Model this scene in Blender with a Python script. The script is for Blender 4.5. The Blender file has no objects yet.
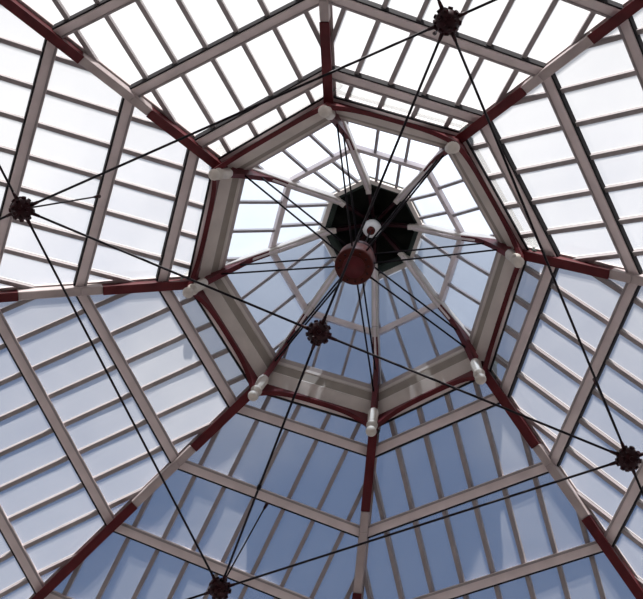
import bpy, bmesh, math, random
from mathutils import Vector, Matrix
random.seed(4)
S = 2.5                      # metres per unit; a unit is the radius of the lantern ring
CAMX, CAMY, CAMZ = 1.1752, 2.1016, -6.7448
Z0 = 1.6 - CAMZ * S          # height of the lantern ring above the floor
def T(p): return Vector((p[0] * S, -p[1] * S, p[2] * S + Z0))
scene = bpy.context.scene

# ---------------------------------------------------------------- camera
ROWS = [[0.9817, -0.0948, 0.16514], [0.03754, 0.94661, 0.3202], [-0.18668, -0.30814, 0.93285]]
cd = bpy.data.cameras.new('camera'); cam = bpy.data.objects.new('camera', cd)
scene.collection.objects.link(cam); scene.camera = cam
cd.sensor_fit = 'HORIZONTAL'; cd.sensor_width = 36; cd.lens = 36 * 1206.6 / 643
cd.clip_start = .05; cd.clip_end = 500
fl = lambda v: Vector((v[0], -v[1], v[2]))
rgt, upv, fwd = [fl(r).normalized() for r in ROWS]
m = Matrix.Identity(4)
for i in range(3):
    m[i][0] = rgt[i]; m[i][1] = upv[i]; m[i][2] = -fwd[i]
m.translation = T((CAMX, CAMY, CAMZ)); cam.matrix_world = m

# ---------------------------------------------------------------- sun, sky, exposure
SUN_EL, SUN_AZ = math.radians(35), math.radians(90)
sd = Vector((math.cos(SUN_EL) * math.cos(SUN_AZ), -math.cos(SUN_EL) * math.sin(SUN_AZ), math.sin(SUN_EL)))
sl = bpy.data.lights.new('sun', 'SUN'); sl.energy = 10.4; sl.angle = math.radians(.5); sl.color = (1, .965, .93)
so = bpy.data.objects.new('sun', sl); scene.collection.objects.link(so)
so.rotation_euler = sd.to_track_quat('Z', 'Y').to_euler(); so.location = (0, 0, 40)
w = bpy.data.worlds.new('sky'); scene.world = w; w.use_nodes = True
nt = w.node_tree; nt.nodes.clear(); N = nt.nodes.new; L = nt.links.new
tc = N('ShaderNodeTexCoord')
dt = N('ShaderNodeVectorMath'); dt.operation = 'DOT_PRODUCT'; L(tc.outputs['Generated'], dt.inputs[0]); dt.inputs[1].default_value = sd
mp = N('ShaderNodeMapping'); mp.inputs['Scale'].default_value = (3.2, 3.2, 1.5); L(tc.outputs['Generated'], mp.inputs['Vector'])
nz = N('ShaderNodeTexNoise'); nz.inputs['Scale'].default_value = 1.6; nz.inputs['Detail'].default_value = 6; L(mp.outputs[0], nz.inputs['Vector'])
nm = N('ShaderNodeMath'); nm.operation = 'MULTIPLY_ADD'; L(nz.outputs[0], nm.inputs[0]); nm.inputs[1].default_value = .5; nm.inputs[2].default_value = -.25
ad = N('ShaderNodeMath'); ad.operation = 'ADD'; L(dt.outputs['Value'], ad.inputs[0]); L(nm.outputs[0], ad.inputs[1])
mr = N('ShaderNodeMapRange'); mr.interpolation_type = 'SMOOTHSTEP'
mr.inputs['From Min'].default_value = .12; mr.inputs['From Max'].default_value = .46; L(ad.outputs[0], mr.inputs['Value'])
mx = N('ShaderNodeMix'); mx.data_type = 'RGBA'; L(mr.outputs[0], mx.inputs[0])
mx.inputs[6].default_value = (.072, .132, .27, 1); mx.inputs[7].default_value = (.53, .54, .56, 1)
# pale haze towards the horizon
sx = N('ShaderNodeSeparateXYZ'); L(tc.outputs['Generated'], sx.inputs[0])
hz = N('ShaderNodeMapRange'); hz.inputs['From Min'].default_value = .5; hz.inputs['From Max'].default_value = 0; L(sx.outputs[2], hz.inputs['Value'])
mh = N('ShaderNodeMix'); mh.data_type = 'RGBA'; L(hz.outputs[0], mh.inputs[0]); L(mx.outputs[2], mh.inputs[6]); mh.inputs[7].default_value = (.35, .37, .42, 1)
bg = N('ShaderNodeBackground'); L(mh.outputs[2], bg.inputs[0]); bg.inputs[1].default_value = 1.0
L(bg.outputs[0], N('ShaderNodeOutputWorld').inputs[0])
vs = scene.view_settings
vs.view_transform = 'Standard'; vs.look = 'None'; vs.gamma = 1; vs.use_curve_mapping = False; vs.exposure = 0.0

# ---------------------------------------------------------------- materials
def paint(name, col, rough=.5, metal=0, col2=None, scale=3, spread=.5):
    mt = bpy.data.materials.new(name); mt.use_nodes = True; t = mt.node_tree; b = t.nodes['Principled BSDF']
    b.inputs['Roughness'].default_value = rough; b.inputs['Specular IOR Level'].default_value = .15 if max(col) < .14 else .4; b.inputs['Metallic'].default_value = metal
    c = t.nodes.new('ShaderNodeTexCoord'); n = t.nodes.new('ShaderNodeTexNoise'); n.inputs['Scale'].default_value = scale; n.inputs['Detail'].default_value = 8
    t.links.new(c.outputs['Object'], n.inputs['Vector'])
    r = t.nodes.new('ShaderNodeValToRGB'); t.links.new(n.outputs[0], r.inputs[0])
    col2 = col2 or tuple(v * .78 for v in col)
    r.color_ramp.elements[0].position = .5 - spread / 2; r.color_ramp.elements[1].position = .5 + spread / 2
    r.color_ramp.elements[0].color = (*col2, 1); r.color_ramp.elements[1].color = (*col, 1)
    t.links.new(r.outputs[0], b.inputs['Base Color']); return mt
GREY = paint('pink_grey_paint', (.80, .70, .69), .45, col2=(.62, .54, .53))
RAFTER = paint('rafter_grey_paint', (.54, .465, .45), .5, col2=(.36, .30, .29))
SOFFIT = paint('brown_grey_paint', (.47, .40, .37), .5)
BAR = paint('glazing_bar_grey', (.36, .32, .32), .5)
BAND = paint('pale_grey_paint', (.66, .59, .53), .5)
TAUPE = paint('taupe_paint', (.34, .29, .24), .6)
MAROON = paint('maroon_paint', (.13, .022, .026), .45, col2=(.07, .012, .015))
DARKGREEN = paint('dark_green_paint', (.045, .06, .05), .6)
GASKET = paint('black_gasket', (.03, .028, .03), .7)
CREAM = paint('cream_paint', (.70, .65, .58), .5, scale=8)
STEEL = paint('black_steel_rod', (.012, .008, .011), .5)
NODE = paint('dark_maroon_node', (.028, .006, .008), .45, scale=6)
DRUM = paint('rust_maroon_drum', (.075, .012, .008), .5, scale=6)
VENT = paint('black_vent', (.02, .022, .018), .8)
FLOORM = paint('pale_stone_floor', (.90, .86, .84), .5, scale=.4)
WALLM = paint('pale_plaster', (.86, .82, .80), .8, scale=.4)
def glass(name, tr, dust, clear=(.98, .985, 1, 1)):
    mt = bpy.data.materials.new(name); mt.use_nodes = True; t = mt.node_tree; t.nodes.clear()
    o = t.nodes.new('ShaderNodeOutputMaterial'); mx = t.nodes.new('ShaderNodeMixShader')
    a = t.nodes.new('ShaderNodeBsdfTransparent'); a.inputs[0].default_value = clear
    c = t.nodes.new('ShaderNodeTexCoord'); n = t.nodes.new('ShaderNodeTexNoise'); n.inputs['Scale'].default_value = .8; n.inputs['Detail'].default_value = 7
    t.links.new(c.outputs['Object'], n.inputs['Vector'])
    r = t.nodes.new('ShaderNodeMapRange'); t.links.new(n.outputs[0], r.inputs['Value']); r.inputs['From Min'].default_value = .3; r.inputs['From Max'].default_value = .7
    r.inputs['To Min'].default_value = dust * .93; r.inputs['To Max'].default_value = dust * 1.07
    b = t.nodes.new('ShaderNodeBsdfTranslucent'); b.inputs[0].default_value = tr
    g = t.nodes.new('ShaderNodeBsdfGlossy'); g.inputs['Roughness'].default_value = .15
    m2 = t.nodes.new('ShaderNodeMixShader'); m2.inputs[0].default_value = .05
    t.links.new(r.outputs[0], mx.inputs[0]); t.links.new(a.outputs[0], mx.inputs[1]); t.links.new(b.outputs[0], mx.inputs[2])
    t.links.new(mx.outputs[0], m2.inputs[1]); t.links.new(g.outputs[0], m2.inputs[2]); t.links.new(m2.outputs[0], o.inputs[0]); return mt
GLASS = glass('dusty_glass', (.97, .97, .97, 1), .155)
LGLASS = glass('dusty_lantern_glass', (.90, .93, .97, 1), .32, (.78, .84, .92, 1))

# ---------------------------------------------------------------- mesh helpers (all points in ring units)
class MB:
    def __init__(s): s.v = []; s.f = []; s.smooth = []
    def add(s, vs, fs, sm=False):
        o = len(s.v); s.v += [Vector(v) for v in vs]
        for f in fs: s.f.append([o + i for i in f]); s.smooth.append(sm)
        return s
    def beam(s, p0, p1, w, h, up=(0, 0, 1), os=0, ou=0, ext=0):
        p0, p1, up = Vector(p0), Vector(p1), Vector(up)
        t = (p1 - p0).normalized(); sd_ = t.cross(up).normalized(); u = sd_.cross(t)
        p0 = p0 - t * ext; p1 = p1 + t * ext; vs = []
        for p in (p0, p1):
            for a, b in ((-1, -1), (1, -1), (1, 1), (-1, 1)):
                vs.append(p + sd_ * (os + a * w / 2) + u * (ou + b * h / 2))
        return s.add(vs, [(0, 1, 2, 3), (7, 6, 5, 4), (0, 4, 5, 1), (1, 5, 6, 2), (2, 6, 7, 3), (3, 7, 4, 0)])
    def loops(s, rows, closed=True, cap=True, sm=False):      # rows of equal point counts, skinned in order
        n = len(rows[0]); vs = [p for r in rows for p in r]; fs = []
        for i in range(len(rows) - 1):
            for j in range(n if closed else n - 1):
                k = (j + 1) % n; fs.append((i * n + j, i * n + k, (i + 1) * n + k, (i + 1) * n + j))
        if cap: fs.append(tuple(range(n))[::-1]); fs.append(tuple((len(rows) - 1) * n + j for j in range(n)))
        return s.add(vs, fs, sm)
    def tube(s, p0, p1, r0, r1=None, n=10, sm=True, prof=None, rotk=0):
        p0, p1 = Vector(p0), Vector(p1); t = (p1 - p0).normalized()
        a = t.orthogonal().normalized() if abs(t.z) < .999 else Vector((1, 0, 0)); b = t.cross(a)
        prof = prof or [(0, r0), (1, r1 if r1 is not None else r0)]
        rows = [[p0.lerp(p1, q) + (a * math.cos(2 * math.pi * (i + rotk) / n) + b * math.sin(2 * math.pi * (i + rotk) / n)) * r for i in range(n)] for q, r in prof]
        return s.loops(rows, sm=sm)
    def ball(s, c, r, n=16, sq=1):
        c = Vector(c); rows = [[c + Vector((r * math.sin(th) * math.cos(ph), r * math.sin(th) * math.sin(ph), -r * sq * math.cos(th)))
                for ph in [2 * math.pi * i / n for i in range(n)]] for th in [math.pi * (j + .02) / (n // 2 + .04) for j in range(n // 2 + 1)]]
        return s.loops(rows, sm=True)
    def build(s, name, mat, parent=None, bevel=0):
        P = [T(v) for v in s.v]
        if parent: org = parent.location
        else:
            lo = Vector([min(p[i] for p in P) for i in range(3)]); hi = Vector([max(p[i] for p in P) for i in range(3)])
            org = Vector(((lo.x + hi.x) / 2, (lo.y + hi.y) / 2, lo.z))
        me = bpy.data.meshes.new(name); bm = bmesh.new()
        vv = [bm.verts.new(p - org) for p in P]
        for f, sm in zip(s.f, s.smooth):
            try: fc = bm.faces.new([vv[i] for i in f]); fc.smooth = sm
            except ValueError: pass
        bmesh.ops.recalc_face_normals(bm, faces=bm.faces)
        if bevel: bmesh.ops.bevel(bm, geom=[e for e in bm.edges if e.is_manifold and e.calc_face_angle(0) > .6], offset=bevel, segments=1, affect='EDGES')
        bm.to_mesh(me); bm.free(); me.materials.append(mat)
        o = bpy.data.objects.new(name, me); scene.collection.objects.link(o)
        if parent: o.parent = parent
        else: o.location = org
        return o
def tag(o, label=None, cat=None, group=None, kind=None):
    if label and not 4 <= len(label.split()) <= 16: print('LONG', len(label.split()), label)
    for k, v in (('label', label), ('category', cat), ('group', group), ('kind', kind)):
        if v: o[k] = v
    return o
def thing(name, p, label, cat, group=None, kind=None):
    o = bpy.data.objects.new(name, None); o.location = T(p); o.empty_display_size = .2; scene.collection.objects.link(o)
    return tag(o, label, cat, group, kind)

# ---------------------------------------------------------------- layout
def ang(r):                   # the hips run slightly askew of the roof's centre, so each ring is turned a little
    if r >= 1: return max(-.1292 + math.asin(.18 / r), -.0611)
    if r >= .8: return .0524
    return .0524 * max(0, (r - .31) / .49)
def zl(r):                    # height of the main roof slope
    return .237 - .5 * (r - 1) if r < 1.2 else .137 - .518 * (r - 1.2)
def zL(r): return .755 - (.93 if r > .625 else 1.14) * (r - .625)     # height of the lantern roof slope
def V(r, k, z=None, rot=None):
    a = math.pi / 2 - k * math.pi / 4 + (ang(r) if rot is None else rot)
    return Vector((r * math.cos(a), r * math.sin(a), zl(r) if z is None else z))
R1, R2, R3, R4, R5 = 1.2, 1.648, 2.137, 2.662, 3.15
RR = [1.0, R1, R2, R3, R4, R5]
HIP = ['top', 'upper right', 'right', 'lower right', 'bottom', 'lower left', 'left', 'upper left']
SLP = ['one', 'two', 'four', 'five', 'seven', 'eight', 'ten', 'eleven']
ORD = ['innermost', 'second', 'third', 'fourth']

# ---------------------------------------------------------------- floor, walls
mb = MB(); n = 8; base = -Z0 / S
mb.loops([[V(3.4, k, base - .04) for k in range(8)], [V(3.4, k, base) for k in range(8)]]).build('floor', FLOORM)['kind'] = 'structure'
SIDE = ['south_east', 'east', 'north_east', 'north', 'north_west', 'west', 'south_west', 'south']
SIDE = ['one_oclock', 'two_oclock', 'four_oclock', 'five_oclock', 'seven_oclock', 'eight_oclock', 'ten_oclock', 'eleven_oclock']
for k in range(8):
    a, b = V(3.17, k), V(3.17, k + 1); c, d = V(3.3, k), V(3.3, k + 1); zt = zl(R5) - .09
    rows = [[Vector((p.x, p.y, z)) for p in (a, c, d, b)] for z in (base, zt)]
    MB().loops(rows).build('wall_' + SIDE[k], WALLM)['kind'] = 'structure'

# ---------------------------------------------------------------- glazing bays (windows of the roof)
wn = 0
def bay(k, ri, ro, zf, zo, bars, barw, label, purl_in, purl_out, ext_cap):
    global wn; wn += 1
    A, B, C, D = V(ri, k, zf(ri)), V(ri, k + 1, zf(ri)), V(ro, k, zf(ro)), V(ro, k + 1, zf(ro))
    nrm = (B - A).cross(C - A).normalized()
    if nrm.z < 0: nrm = -nrm
    root = thing('window_%d' % wn, (A + B + C + D) / 4, label, 'skylight', 'sloping roof lights', 'structure')
    g = []
    for o in (zo, zo + .008):
        g.append([p + nrm * o for p in (A, C, D, B)])
    MB().loops(g).build('glass_pane', GLASS if ext_cap else LGLASS, root)
    hi, ho = (B - A).length / 2, (D - C).length / 2
    ti, to = (B - A).normalized(), (D - C).normalized(); mi, mo = (A + B) / 2, (C + D) / 2
    for t in bars:
        if abs(t) > ho - .015: continue
        q = mo + to * t
        if abs(t) <= hi: p = mi + ti * t
        else:
            s_ = (abs(t) - hi) / (ho - hi); p = (A.lerp(C, s_) if t < 0 else B.lerp(D, s_))
        if (q - p).length < .03: continue
        MB().beam(p, q, barw, .026, nrm, ou=zo - .014).build('glazing_bar', BAR, root)
        if ext_cap: MB().beam(p, q, barw, .012, nrm, ou=zo + .014).build('bar_cap', BAR, root)
    return nrm
TB = [-1.1, -.9, -.7, -.5, -.3, -.1, .1, .3, .5, .7, .9, 1.1]
TB = [t - .008 for t in TB]
BN = ['between the lantern and the innermost purlin', 'between its first and second purlins', 'between its second and third purlins', 'between its third and fourth purlins', 'between its fourth purlin and the eave']
for k in range(8):
    for i in range(5):
        bay(k, RR[i], RR[i + 1], zl, .028, TB, .026, "dusty glass of the %s o'clock roof slope %s" % (SLP[k], BN[i]), .03, .03, True)
LR = [1.0, .625, .35]
for k in range(8):
    for i in range(2):
        bay(k, LR[i + 1], LR[i], zL, .03, [-.21, -.07, .07, .21] if i else [-.3, -.1, .1, .3], .018,
            "%s glass of the lantern roof on its %s o'clock side" % (['lower', 'upper'][i], SLP[k]), .02, .02, False)

# ---------------------------------------------------------------- purlins
for k in range(8):
    nr = (V(1, k, 0, ang(R2)) + V(1, k + 1, 0, ang(R2))).normalized(); up = Vector((nr.x * .52, nr.y * .52, 1)).normalized()
    for i, r in enumerate(RR[1:]):
        p, q = V(r, k), V(r, k + 1); eave = i == 4
        lab = ("broad grey eave beam closing the foot of the %s o'clock roof slope" % SLP[k]) if eave else \
              ("pink-grey purlin, %s out from the lantern on the %s o'clock roof slope" % (ORD[i], SLP[k]))
        root = thing('eave_beam' if eave else 'purlin', (p + q) / 2, lab, 'beam', 'eave beams' if eave else 'purlins of the main roof')
        W, H = (.10, .10) if eave else (.066, .046)
        # outward side sign
        t = (q - p).normalized(); sg = 1 if t.cross(up).dot(nr) > 0 else -1
        MB().beam(p, q, W, H, up, ou=.026 - H / 2 - .002).build('beam', GREY, root, bevel=.008)
        MB().beam(p, q, .011, H * .8, up, os=sg * (W / 2 + .005), ou=.022 - H / 2 + .006).build('gasket', GASKET, root)
        MB().beam(p, q, .013, .008, up, os=-sg * W * .34, ou=.026 - H - .004).build('fillet', BAR, root)
        MB().beam(p, q, .05, .015, up, ou=.0435).build('weather_cap', GREY, root)
    p, q = V(.625, k, zL(.625)), V(.625, k + 1, zL(.625)); upl = Vector((nr.x * .93, nr.y * .93, 1)).normalized()
    MBp = MB().beam(p, q, .038, .03, upl, ou=.012)
    tag(MBp.build('lantern_purlin', GREY), "slim grey purlin across the lantern roof on its %s o'clock side" % SLP[k], 'beam', 'purlins of the lantern roof')

# ---------------------------------------------------------------- hip rafters
SEG = [(.985, 1.53, 1), (1.53, 1.975, 0), (1.975, 2.80, 1), (2.80, 3.15, 0)]
for k in range(8):
    root = thing('hip_rafter', V(R5, k), 'grey and maroon hip rafter running from the lantern to the %s of the photo' % HIP[k], 'rafter', 'hip rafters of the main roof')
    P = lambda r: V(r, k)
    f_ = MB()
    for a, b in ((.985, R1), (R1, R2), (R2, R3), (R3, R4), (R4, R5)): f_.beam(P(a), P(b), .068, .016, ou=.014)
    f_.build('top_flange', RAFTER, root)
    for a, b, mar in SEG:
        s_ = MB(); cuts = [a] + [r for r in RR if a < r < b] + [b]
        for c, d in zip(cuts, cuts[1:]): s_.beam(P(c), P(d), .044 if mar else .052, .066, ou=-.028)
        s_.build('maroon_web' if mar else 'web_casing', MAROON if mar else RAFTER, root, bevel=.01)
        if mar:
            e_ = MB()
            for c, d in zip(cuts, cuts[1:]): e_.beam(P(c), P(d), .056, .008, ou=-.064)
            e_.build('bottom_flange', MAROON, root)
    c_ = MB()
    for a, b in ((1.02, R1), (R1, R2), (R2, R3), (R3, R4), (R4, R5)): c_.beam(P(a), P(b), .05, .02, ou=.05)
    c_.build('ridge_cap', GREY, root)

# ---------------------------------------------------------------- lantern kerb: one side each
def sweep(k, prof, m=None):
    return MB().loops([[V(r, k, z, .0524) for r, z in prof], [V(r, k + 1, z, .0524) for r, z in prof]])
for k in range(8):
    root = thing('lantern_kerb', (V(1, k, .24) + V(1, k + 1, .24)) / 2, "stepped grey and maroon kerb beam along the %s o'clock side of the lantern" % SLP[k], 'beam', 'kerb beams of the lantern')
    sweep(k, [(1.005, .238), (.938, .306), (.95, .345), (1.025, .27)]).build('lower_band', BAND, root)
    sweep(k, [(.950, .318), (.905, .385), (.915, .41), (1.0, .31)]).build('frieze', TAUPE, root)
    sweep(k, [(.912, .378), (.902, .383), (.892, .40), (.90, .41), (.92, .40)]).build('moulding', BAND, root)
    sweep(k, [(.896, .405), (.876, .430), (.884, .45), (1.03, .41), (1.03, .385), (.91, .415)]).build('cornice', SOFFIT, root)
    sweep(k, [(1.032, .205), (1.052, .20), (1.045, .39), (1.03, .39)]).build('outer_board', GREY, root)
    sweep(k, [(1.053, .195), (1.066, .192), (1.066, .225), (1.053, .23)]).build('seal', GASKET, root)
    sweep(k, [(1.046, .385), (1.065, .385), (1.065, .425), (1.035, .42)]).build('gutter', DARKGREEN, root)
    # arched maroon fascia
    top, n_ = .25, 24; rows = []
    for i in range(n_ + 1):
        u = i / n_; zb = .202 - .16 * abs(2 * u - 1) ** 3.2
        row = []
        for r, z in ((1.0, zb + .008), (1.03, zb), (1.03, top), (1.004, top + .0)):
            row.append(V(r, k, z, .0524).lerp(V(r, k + 1, z, .0524), u))
        rows.append(row)
    MB().loops(rows).build('arched_fascia', MAROON, root)

# ---------------------------------------------------------------- lantern rafters, haunches, pendants
for k in range(8):
    ro = .93
    root = thing('lantern_rafter', V(ro, k, .3), 'pale grey rafter with maroon haunch at the %s corner of the lantern' % HIP[k], 'rafter', 'rafters of the lantern')
    P = lambda r, dz=0: V(r, k, zL(r) + dz)
    a, b, c = P(.93, -.02), P(.6, -.02), P(.30, -.02)
    MB().beam(a, b, .044, .06).beam(b, c, .044, .06).build('beam', BAND, root, bevel=.008)
    MB().beam(a, b, .014, .012, ou=-.034).beam(b, c, .014, .012, ou=-.034).build('rib', GREY, root)
    rows = []; t_ = (V(1, k, 0, .0524).cross(Vector((0, 0, 1)))).normalized() * .017
    n_ = 14; up_, lo_ = [], []
    for i in range(n_ + 1):
        u = i / n_; r = .955 - .325 * u
        zt = zL(r) - .045; zb = .11 + (zL(.63) - .065 - .11) * (1 - (1 - u) ** 1.45)
        zb = min(zb, zt - .022); p = V(r, k, zt); q = V(r, k, zb)
        rows.append([p + t_, p - t_, q - t_, q + t_])
    MB().loops(rows).build('haunch', MAROON, root)
    # pendant
    root = thing('pendant_bracket', V(1.0, k, -.02, .0524), 'cream turned pendant under the %s corner of the lantern' % HIP[k], 'bracket', 'cream pendants round the lantern')
    VV = lambda r, z: V(r, k, z, .0524)
    MB().tube(VV(.945, .20), VV(.985, .065), .04, prof=[(0, .028), (.2, .036), (.75, .031), (1, .024)], n=8, sm=False, rotk=.5).build('block', CREAM, root, bevel=.008)
    MB().tube(VV(.98, .09), VV(.995, .03), .024, prof=[(0, .020), (.15, .020), (.3, .036), (.5, .036), (.65, .018), (1, .018)], n=14).build('collar', CREAM, root)
    MB().ball(VV(1.0, .008), .035, 16, .9).build('ball_tip', CREAM, root)
    tag(MB().tube(V(1.09, k, .17, .04), V(1.075, k, .44, .04), .04, prof=[(0, .030), (.1, .036), (.85, .036), (.9, .045), (1, .045)], n=4, sm=False, rotk=.5).build('gutter_shoe', DARKGREEN, bevel=.01),
        'small dark gutter shoe outside the %s corner of the lantern' % HIP[k], 'bracket', 'dark gutter shoes')

# ---------------------------------------------------------------- crown of the lantern
zc = zL(.34)
root = thing('roof_vent', (0, 0, zc), 'octagonal grey crown with a black vent hood at the top of the lantern', 'vent')
cr = MB()
for k in range(8): cr.beam(V(.345, k, zc), V(.345, k + 1, zc), .026, .04, ext=.006)
cr.build('ring_frame', BAND, root)
MB().loops([[V(r, k, z, 0) for k in range(8)] for r, z in ((.338, zc + .005), (.338, zc + .16), (.30, zc + .20), (.02, zc + .26))], cap=False).build('vent_hood', VENT, root)
lv = MB()
for j in range(4):
    zz = zc + .035 + j * .03; lv.loops([[V(r, k, z, 0) for k in range(8)] for r, z in ((.335, zz), (.30, zz + .018), (.30, zz + .022), (.335, zz + .004), (.335, zz))], cap=False)
lv.build('louvre', DARKGREEN, root)
for k in range(8):
    MB().beam(V(.33, k, zc), V(.25, k, zc + .03), .034, .035).build('crown_rib', BAND, root)
    MB().beam(V(.26, k, zc + .04), V(.04, k, zc + .16), .02, .045).build('spoke', NODE, root)
MB().tube((0, 0, zc + .13), (0, 0, zc + .24), .055, n=20).build('hub', VENT, root)
root = thing('globe_boss', (0, 0, 1.045), 'white round boss with a dark red centre hanging under the crown of the lantern', 'boss')
MB().ball((0, 0, 1.11), .064, 24, .85).build('globe', paint('white_boss', (.85, .83, .80), .35, scale=10), root)
MB().tube((0, 0, 1.045), (0, 0, 1.09), .028, .030, 20).build('centre_disc', DRUM, root)

# ---------------------------------------------------------------- drum and paired rods
root = thing('tension_drum', (0, 0, .22), 'rusty maroon steel drum hanging at the middle of the lantern where the paired rods meet', 'drum')
MB().tube((0, 0, .225), (0, 0, .38), 0, n=40, prof=[(0, .110), (.06, .118), (.12, .121), (.85, .119), (1, .108)]).build('body', DRUM, root)
MB().tube((0, 0, .38), (0, 0, .51), 0, n=32, prof=[(0, .075), (.7, .075), (.75, .088), (1, .088)]).build('collar', NODE, root)
MB().tube((0, 0, .219), (0, 0, .227), .07, n=32).build('bottom_plate', MAROON, root)
for i in range(12):
    a = i * math.pi / 6; c = Vector((.092 * math.cos(a), .092 * math.sin(a), .223)); MB().tube(c - Vector((0, 0, .008)), c + Vector((0, 0, .006)), .007, n=6, sm=False).build('bolt', NODE, root)
tag(MB().tube((0, 0, .51), (0, 0, 1.05), .006, n=8).build('suspension_rod', STEEL), 'thin upright rod joining the maroon drum to the white boss above', 'rod')
for k in range(8):
    for za, ze, ra, re, wd in ((.27, .33, .11, .90, 'lower'), (.475, .50, .098, .85, 'upper')):
        p, q = V(ra, k, za, .045), V(re, k, ze, .045)
        root = thing('paired_rod', p, '%s thin black rod of the pair from maroon drum to %s lantern corner' % (wd, HIP[k]), 'rod', 'paired rods from the drum')
        MB().tube(p, q, .0062, n=6).build('rod', STEEL, root)
        MB().tube(q.lerp(p, .0), q.lerp(p, .04), .010, n=8).build('clevis', STEEL, root)

# ---------------------------------------------------------------- tie net at eave level
ZN = -.935; RN = 1.708; AN = math.radians(64.1)
nodes = {}
for nm, j, words in (('B', 0, 'near the top edge of the photo'), ('C', 1, 'at the lower right of the photo'), ('D', 2, 'at the bottom edge of the photo'), ('A', 3, 'at the left edge of the photo')):
    a = AN - j * math.pi / 2; nodes[nm] = (Vector((RN * math.cos(a), RN * math.sin(a), ZN)), words)
nodes['E'] = (Vector((-.02, 0, ZN)), 'in the middle of the tie net, below the drum')
def node_ball(p, words):
    root = thing('node_ball', p - Vector((0, 0, .05)), 'dark maroon bolted node ball ' + words, 'node', 'node balls of the tie rod net')
    MB().ball(p, .058, 20).build('ball', NODE, root)
    for i in range(26):
        z = 1 - 2 * (i + .5) / 26; ph = i * 2.39996; d = Vector((math.sqrt(1 - z * z) * math.cos(ph), math.sqrt(1 - z * z) * math.sin(ph), z))
        MB().tube(p + d * .05, p + d * .068, .0145, .012, 6, sm=False).build('bolt', NODE, root)
for p, words in nodes.values(): node_ball(p, words)
def rod(p, q, label, turn=None, r=.0066, group='tie rods at eave level'):
    root = thing('tie_rod', p, label, 'rod', group)
    d = (q - p).normalized()
    MB().tube(p + d * .045, q - d * .045, r, n=7).build('rod', STEEL, root)
    for e, s_ in ((p, 1), (q, -1)): MB().tube(e + d * s_ * .045, e + d * s_ * .10, .012, .008, 8).build('end_fitting', NODE, root)
    if turn:
        c = p.lerp(q, turn); MB().tube(c - d * .02, c + d * .02, .011, n=8, prof=[(0, .007), (.3, .012), (.7, .012), (1, .007)]).build('turnbuckle', STEEL, root)
PW = {'A': 'left', 'B': 'top', 'C': 'lower right', 'D': 'bottom', 'E': 'middle'}
for a, b in ('AB', 'BC', 'CD', 'DA', 'AE', 'BE', 'CE', 'DE'):
    rod(nodes[a][0], nodes[b][0], 'thin black tie rod between the %s node ball and the %s one' % (PW[a], PW[b]), .42 if a + b == 'DE' else None)
# extensions to the eave corners: hips 0..7
EXT = [('A', 'B', 1), ('B', 'A', 6), ('B', 'C', 3), ('C', 'B', 0), ('C', 'D', 5), ('D', 'C', 2), ('D', 'A', 7), ('A', 'D', 4)]
for a, b, k in EXT:
    e = V(3.15, k, ZN, -.057); rod(nodes[b][0], e, 'thin black tie rod from %s node ball to %s corner of the eave' % (PW[b], HIP[k]), group='outer tie rods')
for nmn, k in (('A', 6), ('B', 0), ('C', 2), ('D', 4)):
    e = (V(R2, k) + V(R2, k + 1)) / 2 + Vector((0, 0, -.025)); rod(nodes[nmn][0], e, "slender hanger from the %s node ball to the second %s o'clock purlin" % (PW[nmn], SLP[k]), r=.005, group='hangers of the tie rod net')
